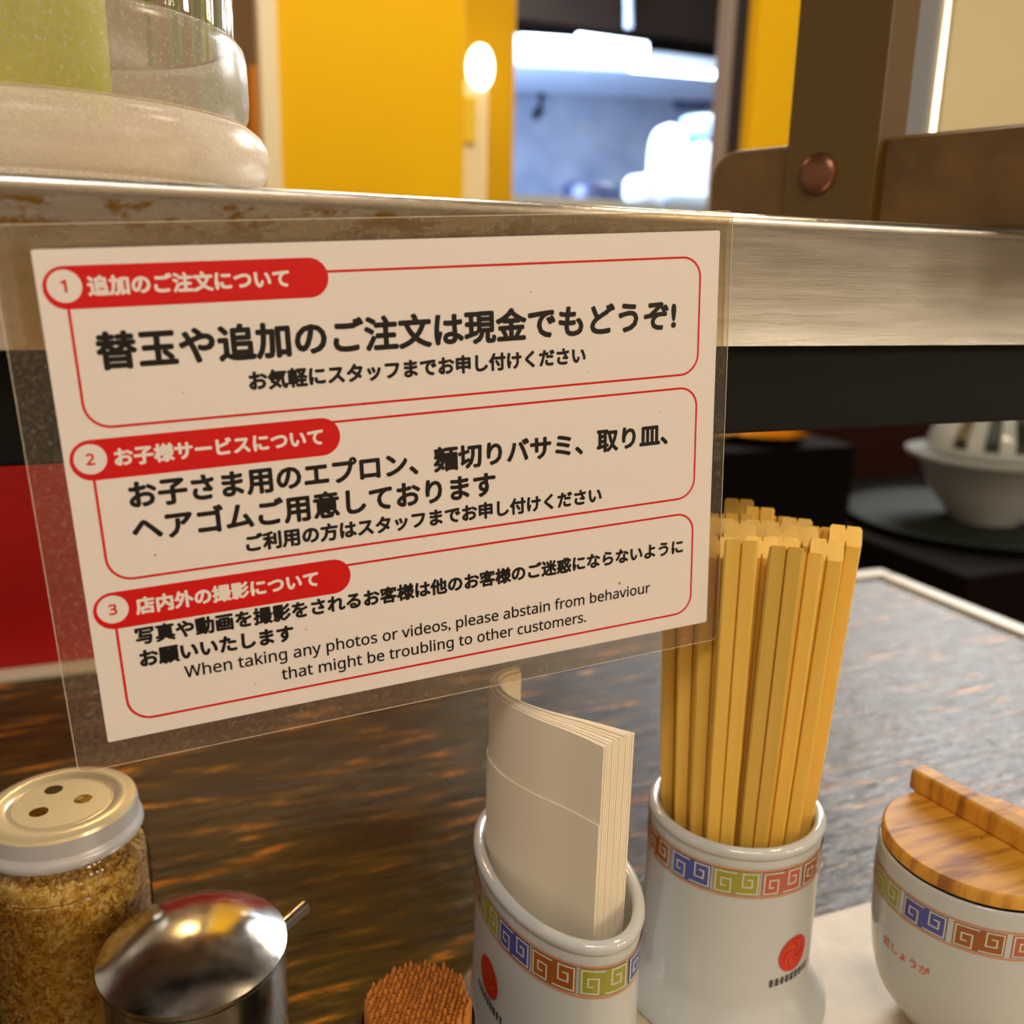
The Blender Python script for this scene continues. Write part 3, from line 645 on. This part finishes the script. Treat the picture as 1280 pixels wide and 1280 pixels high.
def nap_mesh(d0a, d0b, d1a, d1b, za, zb, s0=0, s1=1.0):
    """sheet between two inward offsets (start,end of the curve) and two heights"""
    n_ = len(path); v = []
    idx = [i for i in range(n_) if s0 <= i / (n_ - 1) <= s1]
    for i in idx:
        p = path[i]; d = (path[min(i + 1, n_ - 1)] - path[max(i - 1, 0)]).normalized(); nr = Vector((d.y, -d.x, 0))   # to the inside of the curve
        t = i / (n_ - 1); k = max(0.0, 1 - t / .55); e = k ** 1.3
        o0 = d0b + (d0a - d0b) * e; o1 = d1b + (d1a - d1b) * e
        for o_ in (o0, o1):
            q = p + nr * o_; v += [(q.x, q.y, za), (q.x, q.y, zb)]
    m_ = len(idx); f = []
    for i in range(m_ - 1):
        a, b = 4 * i, 4 * i + 4
        f += [(a, b, b + 1, a + 1), (a + 2, a + 3, b + 3, b + 2), (a + 1, b + 1, b + 3, a + 3), (a, a + 2, b + 2, b)]
    f += [(0, 1, 3, 2), (4 * m_ - 4, 4 * m_ - 2, 4 * m_ - 1, 4 * m_ - 3)]
    g = G(); g.add(v, f); return g
NK = 14
for k in range(NK):
    a0, b0 = k * .00122, k * .00034
    zt = nz1 + random.uniform(-.0012, .0006) if k else nz1
    g = nap_mesh(a0, b0, a0 + (.00108 if k % 3 else .0009), b0 + .00030, nz0, zt, 0 if k == 0 else 0, 1.0)
    o = thing('paper_napkin', (nc[0], nc[1], nz0), 'outermost white paper napkin with stepped fold, in oval holder' if k == 0 else ('innermost white paper napkin of the folded stack, nearest the chopsticks' if k == NK - 1 else 'white paper napkin in the middle of the folded stack'), 'napkin', 'paper napkins in the oval holder')
    link('folded_sheet', g, M_nap, o, smooth=50)
    if k == 0:
        g = nap_mesh(-.0006, -.0006, -.0001, -.0001, nz0, -0.1795, 0.0, 1.0); link('front_fold', g, M_nap, o, smooth=50)

# chopsticks: split pairs packed on end
M_bam = mat('bamboo', (222, 172, 66), .5, spec=.3)
n = noise_tex(M_bam, 60, (1, 1, .06), 5, .6); r = ramp(M_bam, n.outputs['Fac'], [(.3, lin((222, 174, 60))), (.7, lin((242, 202, 104)))]); L(M_bam, r.outputs[0], BS(M_bam).inputs['Base Color'])
oi = N(M_bam, 'ShaderNodeObjectInfo'); hv = N(M_bam, 'ShaderNodeHueSaturation'); mr_ = N(M_bam, 'ShaderNodeMapRange'); mr_.inputs['To Min'].default_value = .86; mr_.inputs['To Max'].default_value = 1.12
L(M_bam, oi.outputs['Random'], mr_.inputs['Value']); L(M_bam, mr_.outputs[0], hv.inputs['Value']); L(M_bam, r.outputs[0], hv.inputs['Color']); L(M_bam, hv.outputs[0], BS(M_bam).inputs['Base Color'])
nb = noise_tex(M_bam, 500, (1, 1, .02), 3, .6); bump(M_bam, nb.outputs['Fac'], .2, .0004)
cw, ct, cl_ = .0122, .0054, .2015
def chop_mesh():
    """one split pair: two squared sticks joined by a thin web, slant-cut top, tapering a little to the foot"""
    g = G(); hw, ht, gr, gd = cw / 2, ct / 2, .0005, .0014; ch = .0008
    sec = [(-hw + ch, -ht), (-gr, -ht), (0, -ht + gd), (gr, -ht), (hw - ch, -ht), (hw, -ht + ch), (hw, ht - ch), (hw - ch, ht), (gr, ht), (0, ht - gd), (-gr, ht), (-hw + ch, ht), (-hw, ht - ch), (-hw, -ht + ch)]
    m_ = len(sec); v = []
    for t, k in ((0, .80), (.55, .95), (1.0, 1.0)):
        for x, y in sec:
            z = t * cl_ + (-(y + ht) * -1.25 - .0055 if t == 1.0 else 0)
            v.append((x * k, y * k, z))
    f = [(i * m_ + k, i * m_ + (k + 1) % m_, (i + 1) * m_ + (k + 1) % m_, (i + 1) * m_ + k) for i in range(2) for k in range(m_)]
    f += [tuple(range(m_))[::-1], tuple(2 * m_ + k for k in range(m_))]
    g.add(v, f); return g
cproto = link('chopstick_pair', chop_mesh(), M_bam)
cme = cproto.data
for p in cme.vertices: p.co.z += 0
rot0 = math.radians(-34)
spots = []
RB = .0322
for row in range(-5, 6):
    yy = row * .0059
    ext = math.sqrt(max(0, (RB - .0006) ** 2 - (abs(yy) + ct / 2) ** 2)); nfit = int((2 * ext) // (cw + .0003))
    for i in range(nfit):
        xx = (i - (nfit - 1) / 2) * (cw + .0005 + .0); spots.append((row, i, nfit, xx + random.uniform(-.0001, .0001), yy))
first = True
zb = TRZ + .0072
for row, i, nfit, xx, yy in spots:
    o = cproto if first else cproto.copy()
    if not first: COL.objects.link(o)
    first = False
    lx, ly = xx, yy
    o.rotation_mode = 'XYZ'
    wx, wy = lx * math.cos(rot0) - ly * math.sin(rot0), lx * math.sin(rot0) + ly * math.cos(rot0)
    lean = .055          # the bunch opens a little towards the top
    o.matrix_world = Matrix.Translation((cc[0] + wx * .90, cc[1] + wy * .90, zb + 0)) @ Matrix(((1, 0, wx * lean / .03, 0), (0, 1, wy * lean / .03, 0), (0, 0, 1, 0), (0, 0, 0, 1))).to_3x3().to_4x4() @ Matrix.Rotation(rot0 + (PI if random.random() < .35 else 0), 4, 'Z')
    T = Matrix.Translation((cc[0] + wx * .90, cc[1] + wy * .90, zb))
    Q = Vector((wx * lean / .03, wy * lean / .03, 1)).to_track_quat('Z', 'Y').to_matrix().to_4x4()
    eul = Vector((0, 0, 1)).rotation_difference(Vector((wx * lean / .03, wy * lean / .03, 1)).normalized()).to_matrix().to_4x4()
    o.matrix_world = T @ eul @ Matrix.Rotation(rot0 + (PI if random.random() < .35 else 0), 4, 'Z') @ Matrix.Translation((0, 0, random.uniform(0, .007)))
    if row == -5 or (row == -4 and False):
        names = ['left', 'right'] if nfit == 2 else ['left', 'middle', 'right']
        lab = 'bamboo chopstick pair at the front of the bunch' + ('' if nfit == 1 else ', ' + names[min(i, len(names) - 1)] + ' one')
    else: lab = 'split bamboo chopstick pair packed inside the bunch, behind the front row'
    tag(o, lab, 'chopsticks', 'chopstick pairs in the round holder')

# ginger jar with a wooden lid
gc = (0.3035, 0.2385)
jar = thing('ginger_jar', (gc[0], gc[1], TRZ), 'rounded white porcelain ginger jar with orange lettering, wooden lid on it', 'jar')
JH = -0.2228 - TRZ
prof_j = [(.002, .002), (.0160, .002), (.0165, 0), (.0185, .0005), (.0225, .0050), (.0275, .0115), (.0325, .0190), (.0355, .0290), (.0372, .0400), (.0382, .0530), (.0386, .0640), (.0387, JH - .010), (.0388, JH - .005), (.0387, JH - .0014), (.0380, JH), (.0370, JH - .001), (.0362, JH - .006), (.0350, .05), (.030, .022), (.014, .008), (.002, .007)]
def smooth_prof(pr, n=4):
    return [(max(p.x, .001), p.y) for p in catmull([(a, b, 0) for a, b in pr], n)]
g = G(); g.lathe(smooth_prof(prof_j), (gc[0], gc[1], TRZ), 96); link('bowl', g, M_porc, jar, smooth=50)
def jar_r(h):
    P_ = prof_j[2:14]
    for (r0, h0), (r1, h1) in zip(P_, P_[1:]):
        if h0 <= h <= h1: return r0 + (r1 - r0) * (h - h0) / (h1 - h0)
    return .0405
def f3(s, h, off=0.0):
    r_ = jar_r(h); th = s / .0387; return (gc[0] + (r_ + off) * math.sin(th), gc[1] - (r_ + off) * math.cos(th), TRZ + h)
b0, b1 = arc_of(1129, 1135, gc, .0387, .0387, TRZ)[0], arc_of(1196, 1165, gc, .0387, .0387, TRZ)[0]
print('jar block', b0, b1)
key_band(jar, f3, 2 * PI * .0387, JH - .0195, .0110, .0178, .0022, [1, 3, 4, 2], b0)
vs, fs = text2d('紅しょうが'); x0, x1 = min(p[0] for p in vs), max(p[0] for p in vs); sc_ = .0235 / (x1 - x0)
sJ, hJ = arc_of(1152, 1212, gc, .0382, .0382, TRZ); sJ *= .0387 / .0382
g = G()
for dx in (-.00012, .00012): g.add([f3(sJ - .0205 + (x - x0) * sc_ * 1.0 + dx, hJ - .0002 + (y - .36) * sc_, .0003) for x, y in vs], fs)
link('lettering', g, mat('orange_lettering', (222, 96, 40), .25), jar)
M_lid = mat('lid_wood', (206, 146, 46), .5)
n = noise_tex(M_lid, 16, (1.0, 9, 1), 4, .55, .2); r = ramp(M_lid, n.outputs['Fac'], [(.36, lin((150, 92, 24))), (.50, lin((214, 152, 48))), (.7, lin((228, 172, 66)))]); L(M_lid, r.outputs[0], BS(M_lid).inputs['Base Color'])
lt = .0066
hA, hB, hC = onz(1138, 960, -.2062), onz(1280, 1038, -.2062), onz(1170, 950, -.2062)
hd = (hB - hA).normalized(); hn = Vector((-hd.y, hd.x, 0)); hn = hn if hn.dot(hC - hA) > 0 else -hn
g = G(); g.lathe([(.0005, 0), (.0366, 0), (.0380, .0012), (.0380, lt - .0012), (.0370, lt), (.0005, lt)], (0, 0, 0), 72)
lo = part_at('lid', G().add([(p[0] + gc[0], p[1] + gc[1], p[2] - .2227) for p in g.v], g.f), M_lid, jar, (gc[0], gc[1], -.2227), smooth=True); lo['label'] = 'round wooden lid'; bpy.context.view_layer.update()
Mh = Matrix.Translation((hA.x, hA.y, -.2227 + lt - .0002)) @ Matrix(((hd.x, hn.x, 0, 0), (hd.y, hn.y, 0, 0), (0, 0, 1, 0), (0, 0, 0, 1)))
g = G(); g.box((0, 0, 0), (.068, .0095, .0101), 0, Mh); print('handle', hA, hB, hd); link('handle', g, M_lid, lo, bevel=.0016, seg=3)

# sesame shaker jar
jc = (-0.0462, 0.3782); LT = -0.2089
sj = thing('sesame_jar', (jc[0], jc[1], TZ), 'glass shaker jar with pale three-holed lid, lower left on table', 'shaker jar')
JG = LT - TZ
M_glass = clear_film('jar_glass', (244, 246, 238), .03, 0, ior=1.45)
g = G(); g.lathe(smooth_prof([(.001, .001), (.026, 0), (.0300, .003), (.0318, .010), (.0320, .03), (.0320, JG - .032), (.0316, JG - .027), (.0300, JG - .020), (.0278, JG - .016), (.0272, JG - .012), (.0272, JG - .004)]), (jc[0], jc[1], TZ), 72); link('glass_body', g, M_glass, sj, smooth=60)
M_ses = mat('sesame', (196, 146, 52), .55)
vn = N(M_ses, 'ShaderNodeTexVoronoi'); vn.inputs['Scale'].default_value = 420; tcn = N(M_ses, 'ShaderNodeTexCoord'); L(M_ses, tcn.outputs['Object'], vn.inputs['Vector'])
r = ramp(M_ses, vn.outputs['Color'], [(.15, lin((206, 152, 60))), (.55, lin((242, 194, 92))), (.9, lin((254, 226, 150)))]); L(M_ses, r.outputs[0], BS(M_ses).inputs['Base Color'])
# seeds: packed little ellipsoids against the glass, one countless heap
random.seed(11); g = G(); octa = [(1, 0, 0), (-1, 0, 0), (0, 1, 0), (0, -1, 0), (0, 0, 1), (0, 0, -1)]; of = [(0, 2, 4), (2, 1, 4), (1, 3, 4), (3, 0, 4), (2, 0, 5), (1, 2, 5), (3, 1, 5), (0, 3, 5)]
def seed(p):
    E_ = Matrix.Rotation(random.uniform(0, 6.28), 3, 'Z') @ Matrix.Rotation(random.uniform(0, 3.14), 3, 'X') @ Matrix.Rotation(random.uniform(0, 3.14), 3, 'Y')
    s3 = (.0016, .0010, .0007); g.add([Vector(p) + E_ @ Vector((x * s3[0], y * s3[1], z * s3[2])) for x, y, z in octa], of)
stop = JG - .024
for k in range(5200):
    th = random.uniform(0, 2 * PI); h = random.uniform(.004, stop); r_ = .0296 if h < stop - .005 else .0296 - (h - stop + .005) * .4
    seed((jc[0] + r_ * math.cos(th), jc[1] + r_ * math.sin(th), TZ + h))
for k in range(900):
    th = random.uniform(0, 2 * PI); r_ = .029 * math.sqrt(random.random()); seed((jc[0] + r_ * math.cos(th), jc[1] + r_ * math.sin(th), TZ + stop + random.uniform(-.001, .001)))
g.lathe([(.001, .003), (.0285, .003), (.0288, stop - .002), (.027, stop), (.001, stop)], (jc[0], jc[1], TZ), 48)
tag(link('sesame_seeds', g, M_ses), 'golden sesame seeds filling the glass shaker jar', 'sesame seeds', kind='stuff')
M_lidm = mat('cream_lid_enamel', (226, 206, 160), .25, .25, Coat_Weight=.3)
M_lids = mat('lid_side_enamel', (196, 192, 190), .32, .2)
jl = link('shaker_lid', G(), M_lidm, sj)
# lid top with three real holes
bm = bmesh.new(); edges = []
def loop(cx, cy, r_, n_):
    vs_ = [bm.verts.new((cx + r_ * math.cos(2 * PI * k / n_), cy + r_ * math.sin(2 * PI * k / n_), 0)) for k in range(n_)]
    return [bm.edges.new((vs_[k], vs_[(k + 1) % n_])) for k in range(n_)]
edges += loop(0, 0, .0180, 64)
for hx, hy in ((-.0042, .0140), (.0102, -.0002), (-.0092, -.0058)): edges += loop(hx * .82 , hy * .82, .0036, 24)
bmesh.ops.triangle_fill(bm, edges=edges, use_beauty=True)
bm.verts.ensure_lookup_table(); bm.verts.index_update()
g = G(); g.add([(jc[0] + v_.co.x, jc[1] + v_.co.y, LT - .0012) for v_ in bm.verts], [tuple(v_.index for v_ in fc.verts) for fc in bm.faces]); bm.free()
g.lathe([(.0180, -.0012), (.0190, -.0016), (.0200, -.0016), (.0210, -.0006), (.0235, .0000), (.0265, -.0002), (.0284, -.0010), (.0290, -.0022)], (jc[0], jc[1], LT), 96)
lid_o = link('shaker_lid', g, M_lidm, sj, smooth=40); bpy.data.objects.remove(jl); lid_o['label'] = 'pale cream lid with three holes'
lid_o.name = 'shaker_lid'
g = G(); n_ = 180; v = []
for r_, z_, am in ((.0290, -.0022, 0), (.0291, -.0034, .00018), (.0291, -.0085, .00018), (.0292, -.0092, 0), (.0302, -.0102, 0), (.0307, -.0116, 0), (.0309, -.0132, 0), (.0304, -.0140, 0), (.0285, -.0138, 0), (.0280, -.004, 0)):
    for k in range(n_):
        rr_ = r_ + am * (1 if k % 2 else -1); t = 2 * PI * k / n_; v.append((jc[0] + rr_ * math.cos(t), jc[1] + rr_ * math.sin(t), LT + z_))
g.add(v, [(i * n_ + k, i * n_ + (k + 1) % n_, (i + 1) * n_ + (k + 1) % n_, (i + 1) * n_ + k) for i in range(9) for k in range(n_)])
o = link('lid_skirt', g, M_lids, sj, smooth=50); o['label'] = 'grey ribbed lid skirt'

# stainless sauce pot with domed lid and a small spout
pc_ = (0.0004, 0.3190); PT = -0.2463; PR = .0340
pot = thing('sauce_pot', (pc_[0], pc_[1], TZ), 'polished stainless sauce pot with domed lid beside the shaker jar', 'pot')
PH = PT - TZ
g = G(); g.lathe([(.001, .0005), (.031, .0005), (.0330, .002), (PR - .0006, .005), (PR - .0006, PH - .0035), (PR - .0030, PH - .0035)], (pc_[0], pc_[1], TZ), 96); link('body', g, M_chrome, pot, smooth=50)
g = G(); pr = [(PR - .0026, PH - .0030), (PR - .0002, PH - .0028), (PR + .0004, PH - .0018), (PR + .0003, PH - .0002), (PR - .0004, PH + .0002)]
for k in range(1, 17):
    q = 1 - k / 16; pr.append((max((PR - .0008) * q, .0003), PH + .0004 + .0092 * (1 - q ** 2.15)))
g.lathe(pr, (pc_[0], pc_[1], TZ), 96); link('domed_lid', g, M_chrome, pot, smooth=50)
s0_, s1_ = Vector((0.0275, 0.3195, -0.2512)), Vector((0.0440, 0.3328, -0.2498))
g = G(); dd = (s1_ - s0_).normalized(); g.tube([s0_, s1_], .0027, 14, cap=False)
g.tube([s1_, s1_ + dd * .0001, s0_], [.0027, .0020, .0020], 14, cap=False); link('spout', g, M_chrome, pot, smooth=50)

# toothpicks in a small glass
tcn_ = (0.0728, 0.2644); TT = -0.2450
th_ = thing('toothpick_glass', (tcn_[0], tcn_[1], TZ), 'small clear glass holding the packed toothpicks, bottom centre', 'glass')
g = G(); g.lathe([(.001, 0), (.0194, 0), (.0199, .002), (.0202, TT - TZ - .0095), (.0200, TT - TZ - .009), (.0197, TT - TZ - .0095), (.0194, .004), (.001, .004)], (tcn_[0], tcn_[1], TZ), 64); link('glass_body', g, M_glass, th_, smooth=50)
M_pick = mat('toothpick_wood', (186, 112, 44), .6, spec=.2); n = noise_tex(M_pick, 300, (1, 1, .2), 3, .6); r = ramp(M_pick, n.outputs['Fac'], [(.3, lin((164, 92, 30))), (.7, lin((204, 134, 62)))]); L(M_pick, r.outputs[0], BS(M_pick).inputs['Base Color'])
TL = .0640
g = G(); g.lathe([(.0002, 0), (.0005, .0012), (.00098, .008), (.00098, TL - .0040), (.00070, TL - .0014), (.0003, TL)], (0, 0, 0), 8); g.f.append(tuple(range(8))[::-1]); g.mi.append(0)
tp = link('toothpick', g, M_pick, smooth=60); tp.location = (0, 0, 0)
first = True; pt = .00203; cnt = 0
for j in range(-11, 12):
    for i in range(-11, 12):
        x = (i + (.5 if j % 2 else 0)) * pt; y = j * pt * .866
        if math.hypot(x, y) > .0182: continue
        o = tp if first else tp.copy()
        if not first: COL.objects.link(o)
        first = False; cnt += 1
        o.location = (tcn_[0] + x, tcn_[1] + y, TZ + .0042 + random.uniform(0, .0022) + (TT - TZ - .0042 - TL) - .001)
        tag(o, 'wooden toothpick standing tip up in the packed small glass', 'toothpick', 'toothpicks in the small glass')
print('toothpicks', cnt, 'chopsticks', len(spots))
